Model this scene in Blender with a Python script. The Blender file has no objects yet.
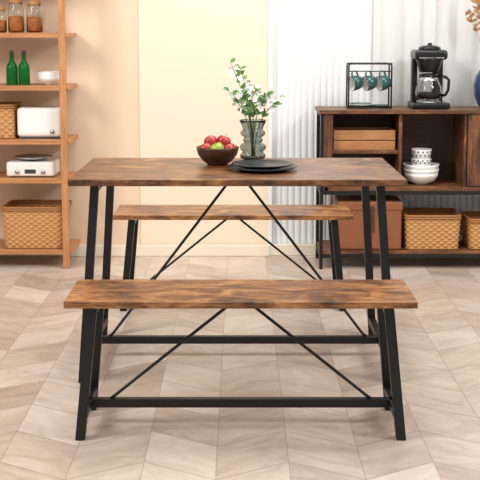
import bpy, bmesh, math, random
from mathutils import Vector, Matrix
random.seed(7)
sc=bpy.context.scene
try:
    sc.view_settings.view_transform='Standard'; sc.view_settings.look='None'
    sc.view_settings.exposure=0; sc.view_settings.gamma=1
except Exception: pass

def S(r,g,b):
    f=lambda c:(c/255/12.92) if c/255<=.04045 else ((c/255+.055)/1.055)**2.4
    return (f(r),f(g),f(b),1)
# ---------------------------------------------------------------- materials
def newmat(name):
    m=bpy.data.materials.new(name); m.use_nodes=True
    nt=m.node_tree; b=nt.nodes['Principled BSDF']
    return m,nt,b
def plain(name,col,rough=.5,metal=0,trans=0,ior=1.45,bump=0,bscale=80,alpha=1,var=0.06,coat=0):
    m,nt,b=newmat(name); N=nt.nodes; L=nt.links
    b.inputs['Roughness'].default_value=rough; b.inputs['Metallic'].default_value=metal
    b.inputs['Transmission Weight'].default_value=trans; b.inputs['IOR'].default_value=ior
    b.inputs['Alpha'].default_value=alpha; b.inputs['Coat Weight'].default_value=coat
    tc=N.new('ShaderNodeTexCoord'); no=N.new('ShaderNodeTexNoise')
    no.inputs['Scale'].default_value=bscale; no.inputs['Detail'].default_value=4
    L.new(tc.outputs['Object'],no.inputs['Vector'])
    mx=N.new('ShaderNodeMix'); mx.data_type='RGBA'
    mx.inputs[6].default_value=tuple(c*(1-var) for c in col[:3])+(1,)
    mx.inputs[7].default_value=tuple(min(1,c*(1+var)) for c in col[:3])+(1,)
    L.new(no.outputs['Fac'],mx.inputs[0]); L.new(mx.outputs[2],b.inputs['Base Color'])
    if bump:
        bp=N.new('ShaderNodeBump'); bp.inputs['Strength'].default_value=bump; bp.inputs['Distance'].default_value=.002
        L.new(no.outputs['Fac'],bp.inputs['Height']); L.new(bp.outputs[0],b.inputs['Normal'])
    return m
def wood(name,cols,rough=.4,axis='X',scale=1.0,blotch=.5,pos=(.32,.46,.56,.70),seed=0.0,knots=0.0,fw=.15):
    m,nt,b=newmat(name); N=nt.nodes; L=nt.links
    tc=N.new('ShaderNodeTexCoord')
    def mapped(sc3):
        mp=N.new('ShaderNodeMapping'); L.new(tc.outputs['Object'],mp.inputs[0]); mp.inputs['Scale'].default_value=sc3
        mp.inputs['Location'].default_value=(seed,seed,seed); return mp.outputs[0]
    def noise(sc3,detail,rgh=.6,dist=0):
        n=N.new('ShaderNodeTexNoise'); n.inputs['Scale'].default_value=1; n.inputs['Detail'].default_value=detail
        n.inputs['Roughness'].default_value=rgh; n.inputs['Distortion'].default_value=dist
        L.new(mapped(sc3),n.inputs['Vector']); return n.outputs['Fac']
    def ax(a,c):
        v=[c*scale]*3; v['XYZ'.index(axis)]=a*scale; return v
    g=noise(ax(5,80),6,.65,.6); bl=noise(ax(6.5,12),8,.74,.7); fine=noise(ax(24,240),4,.7)
    def math_(op,a,c):
        n=N.new('ShaderNodeMath'); n.operation=op
        for i,x in enumerate((a,c)):
            if isinstance(x,(int,float)): n.inputs[i].default_value=x
            else: L.new(x,n.inputs[i])
        return n.outputs[0]
    v=math_('ADD',math_('MULTIPLY',g,1-blotch),math_('MULTIPLY',bl,blotch))
    v=math_('ADD',math_('MULTIPLY',v,1-fw),math_('MULTIPLY',fine,fw))
    cr=N.new('ShaderNodeValToRGB'); e=cr.color_ramp.elements
    while len(e)<len(cols): e.new(.5)
    for i,c in enumerate(cols): e[i].position=pos[i]; e[i].color=c
    L.new(v,cr.inputs[0]); out=cr.outputs[0]
    if knots:
        vo=N.new('ShaderNodeTexVoronoi'); vo.inputs['Scale'].default_value=1; L.new(mapped(ax(5.5,11)),vo.inputs['Vector'])
        rr=N.new('ShaderNodeMapRange'); rr.inputs[1].default_value=.04; rr.inputs[2].default_value=.24; rr.inputs[3].default_value=knots; rr.inputs[4].default_value=0
        L.new(vo.outputs['Distance'],rr.inputs[0])
        mx=N.new('ShaderNodeMix'); mx.data_type='RGBA'; L.new(rr.outputs[0],mx.inputs[0]); L.new(out,mx.inputs[6]); mx.inputs[7].default_value=cols[0]
        out=mx.outputs[2]
    L.new(out,b.inputs['Base Color'])
    b.inputs['Roughness'].default_value=rough
    bp=N.new('ShaderNodeBump'); bp.inputs['Strength'].default_value=.15; bp.inputs['Distance'].default_value=.001
    L.new(v,bp.inputs['Height']); L.new(bp.outputs[0],b.inputs['Normal'])
    return m
P4=(.40,.47,.53,.62)
M_rust=wood('rustic_brown_wood',[S(44,27,18),S(92,57,35),S(132,86,52),S(178,126,80)],.34,blotch=.7,pos=P4,knots=.7,fw=.22)
M_rustb=wood('rustic_bench_wood',[S(54,33,21),S(112,70,41),S(156,104,61),S(200,150,98)],.34,blotch=.7,pos=P4,seed=3.7,knots=.65,fw=.22)
M_cab=wood('cabinet_rustic_wood',[S(46,27,18),S(88,53,33),S(118,74,45),S(156,106,66)],.45,blotch=.65,pos=P4,knots=.6,fw=.2)
M_cabz=wood('cabinet_rustic_wood_v',[S(42,25,17),S(80,48,30),S(110,69,42),S(148,99,61)],.45,axis='Z',blotch=.65,pos=P4,knots=.6,seed=1.3,fw=.2)
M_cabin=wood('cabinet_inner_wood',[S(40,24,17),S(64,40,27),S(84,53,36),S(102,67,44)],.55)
M_oak=wood('oak_shelf_wood',[S(156,102,60),S(180,122,76),S(196,138,90),S(212,156,106)],.45,blotch=.25)
M_oakz=wood('oak_post_wood',[S(162,106,62),S(184,126,80),S(198,140,92),S(212,156,106)],.45,axis='Z',blotch=.25)
M_box=wood('crate_wood',[S(140,92,56),S(168,116,72),S(186,132,86),S(204,150,102)],.5)
M_black=plain('black_powder_coated_steel',S(21,21,22),.42,bump=.05,bscale=600)
M_blackpl=plain('black_plastic',S(20,21,23),.25)
M_plate=plain('black_stoneware',S(26,28,34),.32,bscale=30)
M_white=plain('white_enamel',S(242,241,238),.3,bscale=20,var=.02)
M_whitec=plain('white_ceramic',S(240,237,232),.25,bscale=20,var=.02)
M_base=plain('baseboard_paint',S(236,223,204),.5,bscale=10,var=.02)
M_peach=plain('peach_wall_paint',S(232,207,181),.85,bump=.05,bscale=200,var=.015)
M_cream=plain('cream_wall_paint',S(240,223,200),.85,bump=.05,bscale=200,var=.015)
M_flute=plain('white_fluted_panel',S(236,238,238),.55,bscale=20,var=.01)
M_teal=plain('teal_glaze',S(34,84,84),.2,bscale=30,coat=.5)
M_steel=plain('brushed_steel',S(190,190,190),.3,metal=1)
M_wick=plain('rattan',S(194,142,88),.6,bscale=160,var=.35)
M_wickd=plain('rattan_dark',S(156,106,60),.6,bscale=160,var=.3)
M_leather=plain('tan_leather',S(140,86,56),.55,bscale=25,var=.15,bump=.2)
M_green=plain('green_glass',S(30,140,62),.08,trans=.6,ior=1.3,bscale=10)
M_glass=plain('clear_glass',S(245,248,248),.03,trans=1,ior=1.3,bscale=10,var=0)
M_smoke=plain('smoked_glass',S(190,199,196),.06,trans=1,ior=1.25,bscale=10,var=.02)
M_coffee=plain('coffee',S(25,12,7),.1)
M_snack=plain('orange_pasta',S(205,120,50),.6,bscale=60,var=.5,bump=.6)
M_cork=plain('cork_lid',S(190,145,95),.7,bscale=150,var=.2)
M_blue=plain('navy_glaze',S(50,70,104),.15,bscale=12,var=.2,coat=.5)
M_stem=plain('stem_green',S(84,122,58),.5)
M_leaf=plain('leaf_green',S(108,150,88),.45,bscale=40,var=.25)
M_petal=plain('white_petal',S(246,246,240),.6,var=.02)
M_dry=plain('dried_branch',S(168,124,84),.7,var=.25)
M_bowl=wood('dark_bowl_wood',[S(36,20,13),S(58,33,20),S(76,44,27),S(98,60,38)],.35)
M_pat=plain('grey_print',S(70,82,98),.4)
M_dark=plain('dark_vent',S(60,60,62),.5)
def fruit(name,c1,c2,a=.45,b2=.7):
    m,nt,b=newmat(name);N=nt.nodes;L=nt.links
    tc=N.new('ShaderNodeTexCoord');no=N.new('ShaderNodeTexNoise');no.inputs['Scale'].default_value=28
    cr=N.new('ShaderNodeValToRGB');cr.color_ramp.elements[0].position=a;cr.color_ramp.elements[1].position=b2
    cr.color_ramp.elements[0].color=c1;cr.color_ramp.elements[1].color=c2
    L.new(tc.outputs['Object'],no.inputs['Vector']);L.new(no.outputs['Fac'],cr.inputs[0]);L.new(cr.outputs[0],b.inputs['Base Color'])
    b.inputs['Roughness'].default_value=.25;return m
M_apple=fruit('red_apple_skin',S(158,26,40),S(200,84,74))
M_appleg=fruit('green_apple_skin',S(150,176,66),S(170,170,80),.5,.72)

def floor_mat():
    m,nt,b=newmat('chevron_stone_tile'); N=nt.nodes; L=nt.links
    geo=N.new('ShaderNodeNewGeometry'); sp=N.new('ShaderNodeSeparateXYZ'); L.new(geo.outputs['Position'],sp.inputs[0])
    def mt(op,a,c=0.0,d=None):
        n=N.new('ShaderNodeMath'); n.operation=op
        for i,x in enumerate((a,c,d)):
            if x is None: continue
            if isinstance(x,(int,float)): n.inputs[i].default_value=x
            else: L.new(x,n.inputs[i])
        return n.outputs[0]
    X=sp.outputs['X'];Y=sp.outputs['Y']
    W=.215; h=.25
    cx=mt('DIVIDE',mt('ADD',X,40*W+.07),W); col=mt('FLOOR',cx); fx=mt('FRACT',cx)
    par=mt('MODULO',col,2.0); sgn=mt('SUBTRACT',mt('MULTIPLY',par,2.0),1.0)
    sk=mt('MULTIPLY',mt('MULTIPLY',mt('SUBTRACT',fx,.5),sgn),.13)
    ry=mt('DIVIDE',mt('ADD',Y,mt('ADD',sk,10.0)),h); row=mt('FLOOR',ry); fy=mt('FRACT',ry)
    def edge(f,wd):
        a=mt('MINIMUM',f,mt('SUBTRACT',1.0,f)); return mt('LESS_THAN',a,wd)
    line=mt('MAXIMUM',edge(fx,.008),edge(fy,.012))
    cmb=N.new('ShaderNodeCombineXYZ'); L.new(col,cmb.inputs[0]);L.new(row,cmb.inputs[1])
    wn=N.new('ShaderNodeTexWhiteNoise'); wn.noise_dimensions='3D'; L.new(cmb.outputs[0],wn.inputs['Vector'])
    off=N.new('ShaderNodeVectorMath'); off.operation='SCALE'; L.new(wn.outputs['Color'],off.inputs[0]); off.inputs['Scale'].default_value=6
    c2=N.new('ShaderNodeCombineXYZ'); L.new(mt('MULTIPLY',X,.8),c2.inputs[0]); L.new(mt('MULTIPLY',mt('ADD',Y,mt('MULTIPLY',mt('MULTIPLY',X,sgn),.60)),1.3),c2.inputs[1])
    ad=N.new('ShaderNodeVectorMath'); ad.operation='ADD'; L.new(c2.outputs[0],ad.inputs[0]); L.new(off.outputs[0],ad.inputs[1])
    no=N.new('ShaderNodeTexNoise'); no.inputs['Scale'].default_value=7; no.inputs['Detail'].default_value=9; no.inputs['Distortion'].default_value=1.1; no.inputs['Roughness'].default_value=.68
    L.new(ad.outputs[0],no.inputs['Vector'])
    v=mt('ADD',mt('MULTIPLY',wn.outputs['Value'],.28),mt('MULTIPLY',no.outputs['Fac'],.72))
    cr=N.new('ShaderNodeValToRGB'); e=cr.color_ramp.elements; e.new(.5)
    e[0].position=.26;e[0].color=S(168,148,133); e[1].position=.5;e[1].color=S(198,181,166); e[2].position=.72;e[2].color=S(220,206,194)
    L.new(v,cr.inputs[0])
    mx=N.new('ShaderNodeMix'); mx.data_type='RGBA'; L.new(mt('MULTIPLY',line,.6),mx.inputs[0]); L.new(cr.outputs[0],mx.inputs[6]); mx.inputs[7].default_value=S(145,125,110)
    L.new(mx.outputs[2],b.inputs['Base Color']); b.inputs['Roughness'].default_value=.34
    bp=N.new('ShaderNodeBump'); bp.inputs['Strength'].default_value=.3;bp.inputs['Distance'].default_value=.001; bp.invert=True
    L.new(line,bp.inputs['Height']);L.new(bp.outputs[0],b.inputs['Normal'])
    return m
M_floor=floor_mat()
def curtain_mat():
    m,nt,b=newmat('sheer_curtain'); b.inputs['Base Color'].default_value=S(242,241,238); b.inputs['Roughness'].default_value=.9
    N=nt.nodes;L=nt.links
    tr=N.new('ShaderNodeBsdfTranslucent');tr.inputs[0].default_value=S(242,241,238)
    ms=N.new('ShaderNodeMixShader');ms.inputs[0].default_value=.3
    L.new(b.outputs[0],ms.inputs[1]);L.new(tr.outputs[0],ms.inputs[2])
    L.new(ms.outputs[0],N['Material Output'].inputs[0]); return m
M_curt=curtain_mat()

# ---------------------------------------------------------------- geometry helpers
def link(name,me,parent=None,loc=(0,0,0),rot=(0,0,0),mat=None,smooth=False):
    o=bpy.data.objects.new(name,me); sc.collection.objects.link(o)
    o.location=loc;o.rotation_euler=rot
    if parent: o.parent=parent
    if mat: me.materials.append(mat)
    if smooth:
        for p in me.polygons: p.use_smooth=True
    return o
def empty(name,loc,rot=(0,0,0)):
    o=bpy.data.objects.new(name,None); o.empty_display_size=.1; o.location=loc;o.rotation_euler=rot
    sc.collection.objects.link(o); return o
def box(name,lo,hi,mat,parent=None,bev=.002,seg=2,loc=(0,0,0),rot=(0,0,0),taper=None):
    bm=bmesh.new(); bmesh.ops.create_cube(bm,size=1)
    c=[(a+b)/2 for a,b in zip(lo,hi)]; s=[b-a for a,b in zip(lo,hi)]
    for v in bm.verts:
        k=1
        if taper and v.co.z<0: k=taper
        v.co=Vector((c[0]+v.co.x*s[0]*k,c[1]+v.co.y*s[1]*k,c[2]+v.co.z*s[2]))
    if bev: bmesh.ops.bevel(bm,geom=list(bm.edges),offset=min(bev,min(s)*.45),segments=seg,affect='EDGES',profile=.5)
    me=bpy.data.meshes.new(name); bm.to_mesh(me); bm.free()
    return link(name,me,parent,loc,rot,mat)
def prism(name,top,bot,w,mat,parent):
    bm=bmesh.new(); vs=[]
    for p in (bot,top):
        for dx,dy in ((-1,-1),(1,-1),(1,1),(-1,1)):
            vs.append(bm.verts.new((p[0]+dx*w/2,p[1]+dy*w/2,p[2])))
    bm.faces.new(vs[3::-1]); bm.faces.new(vs[4:])
    for i in range(4):
        j=(i+1)%4; bm.faces.new((vs[i],vs[j],vs[4+j],vs[4+i]))
    bmesh.ops.bevel(bm,geom=list(bm.edges),offset=.002,segments=2,affect='EDGES')
    me=bpy.data.meshes.new(name); bm.to_mesh(me); bm.free()
    return link(name,me,parent,mat=mat)
def lathe(name,prof,mat,parent=None,loc=(0,0,0),rot=(0,0,0),seg=40,flute=None,smooth=True):
    bm=bmesh.new(); rings=[]
    for r,z in prof:
        if r<1e-6: rings.append([bm.verts.new((0,0,z))]); continue
        ring=[]
        for i in range(seg):
            a=2*math.pi*i/seg; rr=r
            if flute: rr=r*(1+flute[1]*math.cos(a*flute[0]))
            ring.append(bm.verts.new((rr*math.cos(a),rr*math.sin(a),z)))
        rings.append(ring)
    for A,B in zip(rings,rings[1:]):
        n=max(len(A),len(B))
        if n==1: continue
        for i in range(n):
            j=(i+1)%n
            if len(A)==1: f=(A[0],B[j],B[i])
            elif len(B)==1: f=(A[i],A[j],B[0])
            else: f=(A[i],A[j],B[j],B[i])
            try: bm.faces.new(f)
            except ValueError: pass
    bmesh.ops.recalc_face_normals(bm,faces=bm.faces)
    me=bpy.data.meshes.new(name); bm.to_mesh(me); bm.free()
    return link(name,me,parent,loc,rot,mat,smooth)
def tube(name,pts,rad,mat,parent=None,seg=10,closed=False,loc=(0,0,0),rot=(0,0,0)):
    pts=[Vector(p) for p in pts]; n=len(pts)
    rads=rad if isinstance(rad,(list,tuple)) else [rad]*n
    bm=bmesh.new(); rings=[]; up=None
    for i,p in enumerate(pts):
        if closed: t=(pts[(i+1)%n]-pts[i-1]).normalized()
        else: t=(pts[min(i+1,n-1)]-pts[max(i-1,0)]).normalized()
        if up is None:
            up=Vector((0,0,1)) if abs(t.z)<.9 else Vector((1,0,0))
        s=t.cross(up)
        if s.length<1e-4: s=t.cross(Vector((0,1,0)))
        s.normalize(); up=s.cross(t).normalized()
        rings.append([bm.verts.new(p+rads[i]*(math.cos(a)*s+math.sin(a)*up)) for a in [2*math.pi*k/seg for k in range(seg)]])
    R=list(zip(rings,rings[1:]))
    if closed: R.append((rings[-1],rings[0]))
    for A,B in R:
        for k in range(seg):
            j=(k+1)%seg; bm.faces.new((A[k],A[j],B[j],B[k]))
    if not closed:
        bm.faces.new(rings[0][::-1]); bm.faces.new(rings[-1])
    bmesh.ops.recalc_face_normals(bm,faces=bm.faces)
    me=bpy.data.meshes.new(name); bm.to_mesh(me); bm.free()
    return link(name,me,parent,loc,rot,mat,True)

# ---------------------------------------------------------------- room shell
WY=6.05
box('floor',(-3.2,-1.5,-.05),(3.2,WY+.1,0),M_floor,bev=0)
box('wall_back',(-3.2,WY+.03,0),(3.2,WY+.13,2.7),M_cream,bev=0)
PX=.17; MX=-.57
box('trim_1',(-3.2,WY-.02,0),(MX,WY+.03,2.7),M_peach,bev=.001)
box('trim_2',(MX,WY-.008,0),(PX,WY+.03,2.7),M_cream,bev=.001)
bm=bmesh.new(); per=.036; cols=[]
n=int((3.2-PX)/per)
for i in range(n):
    for j in range(8):
        t=j/8; y=WY+.03-.006-.010*math.sqrt(max(0,math.sin(math.pi*t)))
        cols.append((PX+(i+t)*per,y))
va=[bm.verts.new((a,b,0)) for a,b in cols]; vb=[bm.verts.new((a,b,2.7)) for a,b in cols]
for i in range(len(cols)-1): bm.faces.new((va[i],va[i+1],vb[i+1],vb[i]))
me=bpy.data.meshes.new('f'); bm.to_mesh(me); bm.free(); link('trim_3',me,mat=M_flute,smooth=True)
box('trim_4',(PX-.012,WY-.022,0),(PX+.012,WY+.02,2.7),M_white,bev=.003)
box('baseboard_back',(-3.2,WY-.036,0),(PX,WY-.022,.065),M_base,bev=.004)
box('baseboard_back_right',(PX,WY-.02,0),(3.2,WY+.008,.065),M_base,bev=.004)

# ---------------------------------------------------------------- table & benches
def trestle(name,loc,L,D,H,th,xt,xf,yt,yf,rx,rodr,apx,topmat):
    e=empty(name,loc)
    box('top_board',(-L/2,-D/2,H-th),(L/2,D/2,H),topmat,e,bev=.0025)
    w=.03; zt=H-th
    box('bracket',(-apx-.03,-.014,zt-.004),(apx+.03,.014,zt-.0005),M_black,e,bev=.0005)
    for sx in (-1,1):
        for sy in (-1,1):
            prism('leg',(sx*xt,sy*yt,zt),(sx*xf,sy*yf,0),w,M_black,e)
            lathe('foot_pad',[(0,0),(.011,0),(.011,.004),(0,.004)],M_black,e,loc=(sx*xf,sy*yf,0),seg=16)
        box('upper_rail',(sx*xt-.014,-yt,zt-.03),(sx*xt+.014,yt,zt-.001),M_black,e)
        k=.075/H; xr=xf+(xt-xf)*k; yr=yf+(yt-yf)*k
        box('lower_rail',(sx*xr-.0135,-yr,.058),(sx*xr+.0135,yr,.086),M_black,e)
        tube('brace_rod',[(sx*apx,0,zt-.002),(sx*apx,0,zt-.006),(sx*(apx+.006),0,zt-.012),(sx*rx,0,.095),(sx*(rx+.012),0,.086)],rodr,M_black,e,seg=10)
    k=.075/H; xr=xf+(xt-xf)*k
    box('stretcher',(-xr,-.0135,.058),(xr,.0135,.086),M_black,e)
    return e
trestle('dining_table',(-.009,4.10,0),1.2,.675,.75,.023,.515,.565,.25,.30,.49,.0055,.014,M_rust)
trestle('dining_bench',(.002,3.38,0),1.09,.306,.445,.021,.462,.503,.10,.135,.41,.0052,.012,M_rustb)
trestle('dining_bench',(-.032,4.95,0),1.09,.306,.445,.021,.462,.503,.10,.135,.41,.0052,.012,M_rustb)

# ---------------------------------------------------------------- tabletop things
TZ=.75
e=empty('dinner_plate_stack',(.085,4.035,TZ))
def plate(r,z,par):
    lathe('plate',[(0,z),(r*.6,z),(r*.68,z+.003),(r*.97,z+.012),(r,z+.015),(r*.985,z+.017),(r*.93,z+.0145),(r*.7,z+.008),(r*.62,z+.0065),(0,z+.006)],M_plate,par,seg=64)
plate(.132,.0,e); plate(.118,.0105,e)
e=empty('fruit_bowl',(-.088,4.20,TZ))
lathe('bowl',[(0,0),(.040,0),(.042,.006),(.060,.018),(.077,.042),(.084,.068),(.083,.071),(.079,.069),(.071,.045),(.055,.024),(.036,.013),(0,.011)],M_bowl,e,seg=56)
ap=[(-.044,-.02,.064,0),(.0,-.040,.066,1),(.044,-.018,.064,0),(.034,.032,.064,1),(-.025,.035,.064,0),(-.026,-.004,.090,0),(.024,.0,.092,0)]
def apple(x,y,z,g,par,r=.0275):
    prof=[]
    for i in range(17):
        a=math.pi*i/16; rr=r*math.sin(a)*(1+.10*math.cos(a)); zz=r*.92*math.cos(a)
        if i<3: zz-= (3-i)*.0022
        if i>14: zz+=(i-14)*.0012
        prof.append((rr,zz))
    rx,ry=random.uniform(-.5,.5),random.uniform(-.5,.5)
    lathe('apple',prof,M_appleg if g else M_apple,par,loc=(x,y,z),rot=(rx,ry,0),seg=24)
    tube('apple_stem',[(0,0,r*.65),(.001,0,r*.95),(.003,0,r*1.15)],.0012,M_dry,par,loc=(x,y,z),rot=(rx,ry,0),seg=6)
for a in ap: apple(*a,e)
e=empty('flower_vase',(.052,4.355,TZ))
outer=[(0,0),(.034,0)]
def bulge(z0,z1,r0,rm,n=8):
    return [(r0+(rm-r0)*math.sin(math.pi*i/n)**.7,z0+(z1-z0)*i/n) for i in range(n+1)]
outer+=bulge(0.001,.034,.040,.052)+bulge(.036,.070,.042,.054)+bulge(.072,.094,.034,.041)+bulge(.096,.126,.040,.051)
outer+=[(.042,.128),(.045,.140),(.051,.152),(.054,.164)]
inner=[(.051,.164),(.047,.152),(.041,.140),(.038,.128)]+[(r-.004,z) for r,z in reversed(bulge(.098,.124,.040,.051))]+[(r-.004,z) for r,z in reversed(bulge(.074,.092,.034,.041))]+[(r-.004,z) for r,z in reversed(bulge(.038,.068,.042,.054))]+[(r-.004,z) for r,z in reversed(bulge(.008,.032,.040,.052))]+[(0,.008)]
lathe('glass_body',outer+inner,M_smoke,e,seg=64)
def leafmesh(length,width,mat,par,loc,dirv,up=Vector((0,0,1)),bend=.15,name='leaf'):
    d=Vector(dirv).normalized(); s=d.cross(up)
    if s.length<.01: s=Vector((1,0,0))
    s.normalize(); nrm=s.cross(d)
    bm=bmesh.new(); rows=[]
    for i in range(7):
        t=i/6; w=width*.5*math.sin(math.pi*min(1,t*.93+.03))**.8
        c=d*length*t - nrm*bend*length*t*t
        rows.append([bm.verts.new(c-s*w+nrm*w*.3),bm.verts.new(c),bm.verts.new(c+s*w+nrm*w*.3)])
    for A,B in zip(rows,rows[1:]):
        bm.faces.new((A[0],A[1],B[1],B[0])); bm.faces.new((A[1],A[2],B[2],B[1]))
    me=bpy.data.meshes.new(name); bm.to_mesh(me); bm.free()
    return link(name,me,par,loc,(0,0,0),mat,True)
def bez(p0,p1,p2,n=14):
    p0,p1,p2=map(Vector,(p0,p1,p2))
    return [(1-t)**2*p0+2*t*(1-t)*p1+t*t*p2 for t in [i/n for i in range(n+1)]]
def flower(par,loc,r=.014):
    loc=Vector(loc); f=Vector((random.uniform(-.6,.6),-1,random.uniform(-.1,.8))).normalized()
    s=f.cross(Vector((0,0,1))).normalized(); u=s.cross(f)
    for k in range(5):
        a=2*math.pi*k/5+random.random()*.3; d=s*math.cos(a)+u*math.sin(a)+f*.35
        leafmesh(r,r*.85,M_petal,par,loc,d,up=f,name='petal',bend=-.1)
    lathe('flower_centre',[(0,-.002),(.0022,0),(0,.002)],M_appleg,par,loc=loc,seg=8)
stems=[((.0,0,.015),(.0,0,.2),(-.090,.0,.395)),((.005,0,.015),(-.005,.01,.22),(-.050,.02,.37)),
       ((.0,.005,.015),(.0,0,.2),(.055,-.01,.265)),((-.005,0,.015),(.0,0,.18),(-.095,-.01,.28)),
       ((.008,-.004,.015),(.005,0,.19),(.112,.0,.245)),((0,-.005,.015),(0,-.01,.2),(.01,-.015,.29)),((0,-.005,.015),(0,-.01,.2),(-.05,-.02,.27))]
for si,s in enumerate(stems):
    P=bez(*s); n=len(P)
    tube('stem',P,[.0026-.0014*i/(n-1) for i in range(n)],M_stem,e,seg=6)
    for i in range(7,n):
        t=(P[i]-P[i-1]).normalized()
        if P[i].z<.175: continue
        for q in range(2 if si in(0,1,4) else 3):
            a=random.uniform(0,6.28); d=(t*.5+Vector((math.cos(a),math.sin(a)*.6,random.uniform(-.3,.4)))).normalized()
            if random.random()<(.45 if si<2 else .30) and i>8:
                P2=P[i]+d*random.uniform(.012,.028)
                tube('flower_stalk',[P[i],(P[i]+P2)/2,P2],.0007,M_stem,e,seg=5)
                flower(e,P2,random.uniform(.011,.016))
            else:
                up=Vector((random.uniform(-.5,.5),-1,random.uniform(0,1)))
                leafmesh(random.uniform(.024,.040),random.uniform(.012,.020),M_leaf,e,P[i],d,up=up)

# ---------------------------------------------------------------- left shelving unit
SF=5.70; SB=6.01
e=empty('wooden_shelf_unit',(-1.3,SF,0))
XL=-.45; XR=.395
for nme,xx in (('post_right',.362),('post_left',-.41)):
    box(nme,(xx-.017,-.005,0),(xx+.017,.030,2.1),M_oakz,e,bev=.003)
for z in (1.262,.984,.697,.488,.101,1.56,1.85):
    box('shelf_board',(XL,.005,z-.022),(XR,SB-SF,z),M_oak,e,bev=.002)
    box('shelf_lip',(XL,-.004,z-.024),(.345,.006,z+.002),M_oak,e,bev=.001)
box('back_rail',(XL,.285,0.0),(-.43,.305,2.1),M_oakz,e)

def wicker(name,loc,w,d,h,mat,rimmat,rows=14,taper=.93,cr=.03):
    e=empty(name,loc)
    def perim(w,d,r,n):
        pts=[]
        L=2*(w-2*r)+2*(d-2*r)+2*math.pi*r
        for i in range(n):
            s=L*i/n; 
            segs=[('l',(-w/2+r,-d/2),(1,0),w-2*r),('a',(w/2-r,-d/2+r),-90),('l',(w/2,-d/2+r),(0,1),d-2*r),('a',(w/2-r,d/2-r),0),
                  ('l',(w/2-r,d/2),(-1,0),w-2*r),('a',(-w/2+r,d/2-r),90),('l',(-w/2,d/2-r),(0,-1),d-2*r),('a',(-w/2+r,-d/2+r),180)]
            for g in segs:
                ln=g[3] if g[0]=='l' else math.pi*r/2
                if s<=ln+1e-9:
                    if g[0]=='l':
                        x=g[1][0]+g[2][0]*s;y=g[1][1]+g[2][1]*s;nx,ny=g[2][1],-g[2][0]
                    else:
                        a=math.radians(g[2]+90*s/ln);nx,ny=math.cos(a),math.sin(a);x=g[1][0]+r*nx;y=g[1][1]+r*ny
                    pts.append((x,y,nx,ny));break
                s-=ln
        return pts
    nst=int((2*w+2*d)/.022)//2*2
    sub=6; n=nst*sub; pts=perim(w,d,cr,n)
    bm=bmesh.new(); rings=[]
    rs=4
    for r in range(rows*rs+1):
        z=h*r/(rows*rs); row=int(r/rs) if r<rows*rs else rows-1; fr=(r%rs)/rs
        k=taper+(1-taper)*z/h
        ring=[]
        for i,(x,y,nx,ny) in enumerate(pts):
            off=.0035*math.cos(math.pi*(i/sub)+math.pi*row)*math.sin(math.pi*fr)+.002*math.sin(math.pi*fr)
            ring.append(bm.verts.new((x*k+nx*off,y*k+ny*off,z)))
        rings.append(ring)
    for A,B in zip(rings,rings[1:]):
        m=min(len(A),len(B))
        for i in range(m):
            j=(i+1)%m; bm.faces.new((A[i],A[j],B[j],B[i]))
    bm.faces.new(rings[0][::-1])
    me=bpy.data.meshes.new('woven_body'); bm.to_mesh(me); bm.free()
    o=link('woven_body',me,e,mat=mat,smooth=True)
    so=o.modifiers.new('s','SOLIDIFY'); so.thickness=.005; so.offset=-1
    p2=perim(w,d,cr,90)
    for zz in (h,h-.012):
        tube('rim',[(x,y,zz) for x,y,_,_ in p2],.0075,rimmat,e,seg=8,closed=True)
    tube('base_rim',[(x*taper,y*taper,.006) for x,y,_,_ in p2],.006,rimmat,e,seg=8,closed=True)
    return e
wicker('wicker_basket',(-1.115,5.845,.101),.34,.25,.225,M_wick,M_wickd,rows=16)
for xx in (-1.225,-1.160):
    e=empty('green_bottle',(xx,5.80,.984))
    lathe('bottle_glass',[(0,0),(.028,0),(.031,.005),(.031,.090),(.027,.108),(.014,.128),(.0115,.145),(.0115,.160),(.014,.162),(.014,.170),(.009,.170),(.009,.130),(.024,.104),(.028,.088),(.028,.008),(0,.006)],M_green,e,seg=32)
    lathe('stopper',[(0,.164),(.0085,.164),(.010,.171),(.012,.180),(.006,.186),(0,.187)],M_dark,e,seg=20)
e=empty('white_bowl_stack',(-1.02,5.82,.984))
for i in range(3):
    z=i*.013; r=.072
    lathe('bowl',[(0,z),(.03,z),(.032,z+.006),(.058,z+.02),(r,z+.045),(r-.003,z+.046),(.055,z+.024),(.03,z+.011),(0,z+.009)],M_whitec,e,seg=40)
for xx,hh,rr in ((-1.205,.16,.042),(-1.105,.15,.042),(-1.295,.12,.04)):
    e=empty('storage_jar',(xx,5.84,1.262))
    lathe('jar_glass',[(0,0),(rr*.9,0),(rr,.008),(rr,hh*.82),(rr*.82,hh*.93),(rr*.82,hh),(rr*.78,hh),(rr*.78,hh*.92),(rr*.95,hh*.81),(rr*.95,.012),(0,.006)],M_glass,e,seg=32)
    lathe('contents',[(0,.008),(rr*.9,.010),(rr*.93,.02),(rr*.93,hh*.55),(0,hh*.58)],M_snack,e,seg=32)
    lathe('lid',[(0,hh*.98),(rr*.75,hh*.98),(rr*.85,hh+.002),(rr*.85,hh+.02),(rr*.2,hh+.024),(rr*.2,hh+.034),(0,hh+.036)],M_cork,e,seg=32)
wicker('wicker_box',(-1.285,5.85,.697),.14,.2,.18,M_wick,M_wickd,rows=11,taper=.98,cr=.015)
e=empty('white_toaster',(-1.078,5.84,.697))
box('body',(-.12,-.085,.008),(.12,.085,.168),M_white,e,bev=.022,seg=5)
for yy in (-.035,.02): box('slot',(-.085,yy,.1665),(.085,yy+.02,.1685),M_dark,e,bev=0)
box('base',(-.11,-.078,0),(.11,.078,.012),M_dark,e)
box('lever',(.118,-.01,.09),(.135,.01,.105),M_dark,e)
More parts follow.
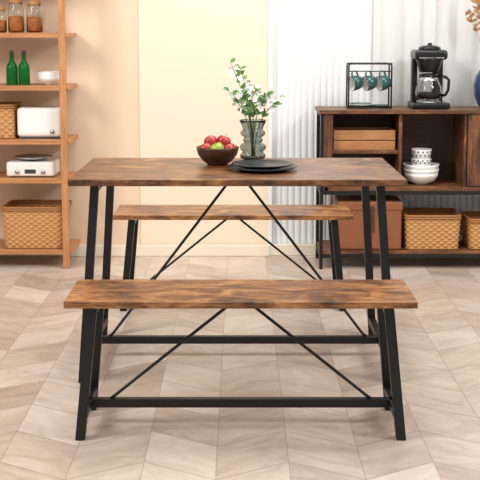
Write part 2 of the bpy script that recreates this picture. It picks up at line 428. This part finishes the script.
lathe('dial',[(0,0),(.012,0),(.011,.008),(0,.008)],M_steel,e,loc=(.07,-.085,.04),rot=(math.radians(90),0,0),seg=24)
e=empty('kitchen_scale',(-1.13,5.84,.488))
box('body',(-.13,-.09,.006),(.13,.09,.085),M_white,e,bev=.012,seg=4)
for a in (-.1,.1):
    for b in(-.07,.07): lathe('foot',[(0,0),(.01,0),(.01,.008),(0,.008)],M_dark,e,loc=(a,b,0),seg=12)
box('display',(-.03,-.0915,.022),(.03,-.0895,.045),M_dark,e,bev=.001)
for a in (-.07,.07): lathe('knob',[(0,0),(.012,0),(.011,.012),(0,.012)],M_steel,e,loc=(a,-.09,.033),rot=(math.radians(90),0,0),seg=20)
lathe('pan_post',[(0,.084),(.03,.084),(.028,.093),(0,.093)],M_dark,e,seg=24)
lathe('weighing_tray',[(0,.093),(.07,.093),(.10,.105),(.101,.108),(.07,.097),(0,.096)],M_steel,e,seg=40)
tube('tray_handle',[(.098,0,.105),(.115,0,.115),(.12,0,.13)],.004,M_steel,e)

# ---------------------------------------------------------------- right sideboard
e=empty('rustic_sideboard',(1.2,5.835,0))
def sbx(n,lo,hi,m,**k):
    return box(n,(lo[0]-1.2,lo[1]-5.835,lo[2]),(hi[0]-1.2,hi[1]-5.835,hi[2]),m,e,**k)
F=5.68;Bk=5.99
sbx('top',(.418,F-.012,.838),(1.98,Bk,.858),M_cab)
sbx('side_left',(.45,F,.426),(.47,Bk-.01,.838),M_cabz)
sbx('stile_left',(.447,F-.004,.447),(.492,F+.012,.838),M_cabz)
sbx('mid_board',(.432,F,.426),(1.97,Bk,.447),M_cab)
sbx('bottom_board',(.432,F,.082),(1.97,Bk,.10),M_cab)
sbx('divider',(.843,F+.005,.447),(.861,Bk-.01,.838),M_cabz)
sbx('inner_shelf',(.47,F+.01,.624),(.843,Bk-.01,.642),M_cab)
sbx('back_panel',(.47,Bk-.012,.447),(1.95,Bk-.004,.838),M_cabin)
sbx('divider_right',(1.19,F+.005,.447),(1.205,Bk-.01,.838),M_cabz)
for x0,x1 in ((1.208,1.565),(1.57,1.93)):
    sbx('door',(x0,F-.006,.451),(x1,F+.010,.834),M_cabz)
    tube('door_handle',[(x1-1.23,F-.006-5.835,.6),(x1-1.23,F-.024-5.835,.605),(x1-1.23,F-.024-5.835,.695),(x1-1.23,F-.006-5.835,.70)],.004,M_black,e)
sbx('side_right',(1.93,F,.426),(1.95,Bk-.01,.838),M_cabz)
for xx in (.436,1.96):
    for yy in (F-.002,Bk-.03): sbx('leg',(xx-.009,yy,0),(xx+.009,yy+.022,.838),M_black)
    for zz in (.06,.404,.82): sbx('frame_side',(xx-.008,F,zz),(xx+.008,Bk-.01,zz+.018),M_black)
for zz in (.06,.405): sbx('frame_front',(.43,F+.002,zz),(1.96,F+.022,zz+.02),M_black)
e=empty('wooden_crate',(.665,5.82,.642))
for y0,y1 in ((-.10,-.088),(.088,.10)):
    box('side',(-.165,y0,0),(.165,y1,.048),M_box,e); box('side_slat',(-.165,y0,.053),(.165,y1,.105),M_box,e)
for x0 in (-.165,.153): box('end',(x0,-.089,0),(x0+.012,.089,.105),M_box,e)
box('base',(-.155,-.089,0.002),(.155,.089,.01),M_box,e)
e=empty('serving_bowl_stack',(.985,5.81,.447))
for i in range(3):
    z=i*.024; r=.098-.004*(i==0)
    lathe('bowl',[(0,z),(.04,z),(.043,z+.006),(.075,z+.02),(r-.004,z+.045),(r,z+.062),(r-.004,z+.062),(.072,z+.026),(.04,z+.012),(0,z+.01)],M_whitec,e,seg=48)
e=empty('patterned_cup_stack',(.985,5.81,.51))
for i in range(2):
    z=i*.05
    lathe('cup',[(0,z),(.036,z),(.040,z+.006),(.052,z+.05),(.056,z+.078),(.053,z+.078),(.048,z+.05),(.036,z+.01),(0,z+.008)],M_whitec,e,seg=48)
    for rowz in ((.045,.065) if i else (.057,.068)):
      for k in range(14):
        a=2*math.pi*(k+(.5 if rowz>.06 else 0))/14
        zz=z+rowz
        rr=.0525+ (rowz-.05)*.14
        lathe('printed_dot',[(0,0),(.005,0),(.005,.0012),(0,.0012)],M_pat,e,loc=(rr*math.cos(a),rr*math.sin(a),zz),rot=(math.radians(90),0,a+math.pi/2),seg=10)
e=empty('leather_storage_box',(.70,5.82,.10))
box('body',(-.17,-.12,0),(.17,.12,.24),M_leather,e,bev=.012,seg=3)
box('lid',(-.175,-.125,.215),(.175,.125,.265),M_leather,e,bev=.01,seg=3)
box('strap',(-.02,-.13,.1),(.02,-.118,.24),M_cabin,e)
wicker('wicker_basket',(1.04,5.82,.10),.30,.24,.185,M_wick,M_wickd,rows=13)
wicker('wicker_basket',(1.385,5.82,.10),.30,.24,.165,M_wick,M_wickd,rows=12)
# cup rack with hanging mugs
CT=.858
e=empty('cup_rack',(.70,5.85,CT))
hw=.115;hh=.24
for yy in (-.05,.05):
    tube('frame',[(-hw,yy,.004),(-hw,yy,hh-.012),(-hw+.004,yy,hh-.003),(-hw+.012,yy,hh),(hw-.012,yy,hh),(hw-.004,yy,hh-.003),(hw,yy,hh-.012),(hw,yy,.004)],.0045,M_black,e)
    tube('frame_base',[(-hw,yy,.004),(hw,yy,.004)],.0045,M_black,e)
for xx in (-hw,hw):
    for zz in (.004,hh): tube('cross_bar',[(xx,-.05,zz),(xx,.05,zz)],.0045,M_black,e)
tube('hook_bar',[(-hw,-.05,.2),(hw,-.05,.2)],.003,M_black,e)
def mug(par,loc,yaw,s=1.):
    R=(Matrix.Rotation(math.radians(yaw),4,'Z')@Matrix.Rotation(math.radians(100),4,'X')@Matrix.Rotation(math.radians(90),4,'Z')).to_euler()
    lathe('cup',[(0,0),(.026*s,0),(.035*s,.008*s),(.041*s,.03*s),(.043*s,.066*s),(.040*s,.066*s)],M_teal,par,loc=loc,rot=R,seg=32)
    lathe('cup_lining',[(.0402*s,.0662*s),(.037*s,.03*s),(.030*s,.011*s),(0,.006*s)],M_whitec,par,loc=loc,rot=R,seg=32)
    tube('cup_handle',[(.038*s,0,.052*s),(.057*s,0,.054*s),(.068*s,0,.040*s),(.062*s,0,.024*s),(.038*s,0,.016*s)],.005*s,M_teal,par,loc=loc,rot=R,seg=8)
for xx in (-.072,.002,.076):
    tube('hook',[(xx,-.05,.2),(xx,-.062,.196),(xx,-.066,.188),(xx,-.06,.182)],.0025,M_black,e,seg=8)
    mug(e,(xx+.026,-.045,.145),-68,.95)
lathe('tray',[(0,.008),(.045,.008),(.06,.014),(.061,.017),(.045,.012),(0,.012)],M_teal,e,loc=(-.045,0,0),seg=36)
lathe('saucer',[(0,.013),(.045,.013),(.06,.019),(.061,.022),(.045,.017),(0,.017)],M_whitec,e,loc=(-.045,0,0),seg=36)
lathe('saucer',[(0,.018),(.045,.018),(.06,.024),(.061,.027),(.045,.022),(0,.022)],M_teal,e,loc=(-.045,0,0),seg=36)
lathe('tray',[(0,.008),(.04,.008),(.05,.014),(.051,.017),(.04,.012),(0,.012)],M_teal,e,loc=(.06,0,0),seg=36)
# coffee maker
e=empty('coffee_maker',(1.02,5.82,CT))
box('base',(-.10,-.10,0),(.10,.10,.035),M_blackpl,e,bev=.012,seg=4)
lathe('warming_plate',[(0,.034),(.065,.034),(.065,.040),(0,.040)],M_steel,e,loc=(-.005,-.02,0),seg=40)
box('water_tank',(.03,.045,.03),(.085,.10,.29),M_blackpl,e,bev=.012,seg=4)
box('tank_column_left',(-.085,.045,.03),(-.055,.10,.29),M_blackpl,e,bev=.010,seg=4)
box('head',(-.09,-.085,.262),(.085,.10,.315),M_blackpl,e,bev=.018,seg=4)
box('head_trim',(-.07,-.0865,.270),(.065,-.084,.276),M_steel,e,bev=.0008)
lathe('filter_basket',[(0,.195),(.045,.195),(.052,.2),(.072,.262),(.072,.275),(0,.275)],M_blackpl,e,loc=(-.005,-.02,0),seg=40)
lathe('lid',[(0,.312),(.06,.312),(.058,.328),(.03,.338),(.012,.340),(.012,.35),(0,.352)],M_blackpl,e,loc=(0,0,0),seg=40)
lathe('carafe',[(0,.041),(.052,.041),(.066,.05),(.072,.08),(.068,.115),(.052,.150),(.048,.165),(.053,.175),(.050,.175),(.045,.165),(.049,.150),(.065,.115),(.069,.08),(.063,.053),(0,.045)],M_glass,e,loc=(-.005,-.02,0),seg=48)
lathe('coffee_fill',[(0,.046),(.062,.053),(.0675,.08),(.067,.088),(0,.088)],M_coffee,e,loc=(-.005,-.02,0),seg=48)
lathe('carafe_band',[(.0505,.150),(.0495,.168),(.0515,.168),(.053,.150)],M_steel,e,loc=(-.005,-.02,0),seg=48)
lathe('carafe_lid',[(0,.174),(.052,.174),(.050,.184),(.02,.19),(0,.19)],M_blackpl,e,loc=(-.005,-.02,0),seg=40)
tube('carafe_handle',[(.045,-.03,.172),(.08,-.045,.172),(.098,-.05,.155),(.095,-.05,.10),(.082,-.045,.075),(.063,-.03,.07)],.008,M_blackpl,e)
# blue vase with branches
e=empty('blue_vase',(1.345,5.84,CT))
lathe('vase_body',[(0,0),(.04,0),(.055,.02),(.075,.07),(.08,.12),(.07,.17),(.045,.21),(.03,.235),(.03,.255),(.038,.27),(.034,.27),(.026,.255),(.026,.235),(.06,.17),(.07,.12),(.05,.03),(0,.01)],M_blue,e,seg=48)
for q in range(6):
    tipx=[-.13,-.08,-.10,-.02,.08,.16][q]; tipz=[.50,.56,.64,.66,.6,.5][q]
    P=bez((0,0,.03),(tipx*.1,0,.38),(tipx,random.uniform(-.05,.04),tipz))
    tube('branch',P,[.003-.002*i/14 for i in range(15)],M_dry,e,seg=6)
    for i in range(10,15):
        for _ in range(4):
            a=random.uniform(0,6.28)
            leafmesh(random.uniform(.025,.045),.014,M_dry,e,P[i],(math.cos(a),math.sin(a)*.4,.6),up=Vector((.2,-1,.3)))
# curtain
bm=bmesh.new(); nx=260; rows=[]
for zi in range(12):
    z=.62+(2.6-.62)*zi/11; r=[]
    for i in range(nx):
        t=i/(nx-1); X=.74+1.5*t
        ph=X*2*math.pi/.10+ .9*math.sin(X*17)+.25*math.sin(z*3)
        r.append(bm.verts.new((X+.006*math.sin(z*2+X*8),WY-.024+.010*math.sin(ph)+.002*math.sin(ph*2.3),z)))
    rows.append(r)
for A,B in zip(rows,rows[1:]):
    for i in range(nx-1): bm.faces.new((A[i],A[i+1],B[i+1],B[i]))
me=bpy.data.meshes.new('c'); bm.to_mesh(me); bm.free(); link('sheer_curtain',me,mat=M_curt,smooth=True)

# ---------------------------------------------------------------- lights
w=bpy.data.worlds.new('World'); sc.world=w; w.use_nodes=True
w.node_tree.nodes['Background'].inputs[0].default_value=(1,.98,.95,1); w.node_tree.nodes['Background'].inputs[1].default_value=.54
def area(name,loc,tgt,size,power,col=(1,1,1)):
    l=bpy.data.lights.new(name,'AREA'); l.shape='RECTANGLE'; l.size=size[0];l.size_y=size[1]; l.energy=power; l.color=col
    o=bpy.data.objects.new(name,l); sc.collection.objects.link(o); o.location=loc
    o.rotation_euler=(Vector(tgt)-Vector(loc)).to_track_quat('-Z','Y').to_euler(); return o
area('softbox_light_left',(-3.0,2.4,3.0),(.7,4.9,.6),(1.2,1.2),110,(1,.97,.92))
area('softbox_light_right',(2.8,2.6,2.9),(0.7,5.2,.6),(.9,.9),70,(1,.97,.92))
area('ceiling_light',(0.4,4.4,3.4),(0.4,4.5,0),(2.2,1.5),68,(1,.985,.96))

# ---------------------------------------------------------------- camera
cam=bpy.data.cameras.new('camera'); co=bpy.data.objects.new('camera',cam); sc.collection.objects.link(co)
co.location=(0,0,1.269); co.rotation_euler=(math.pi/2-.126,0,0)
cam.sensor_width=36; cam.lens=1076/480*36; cam.shift_y=-72/480
sc.camera=co
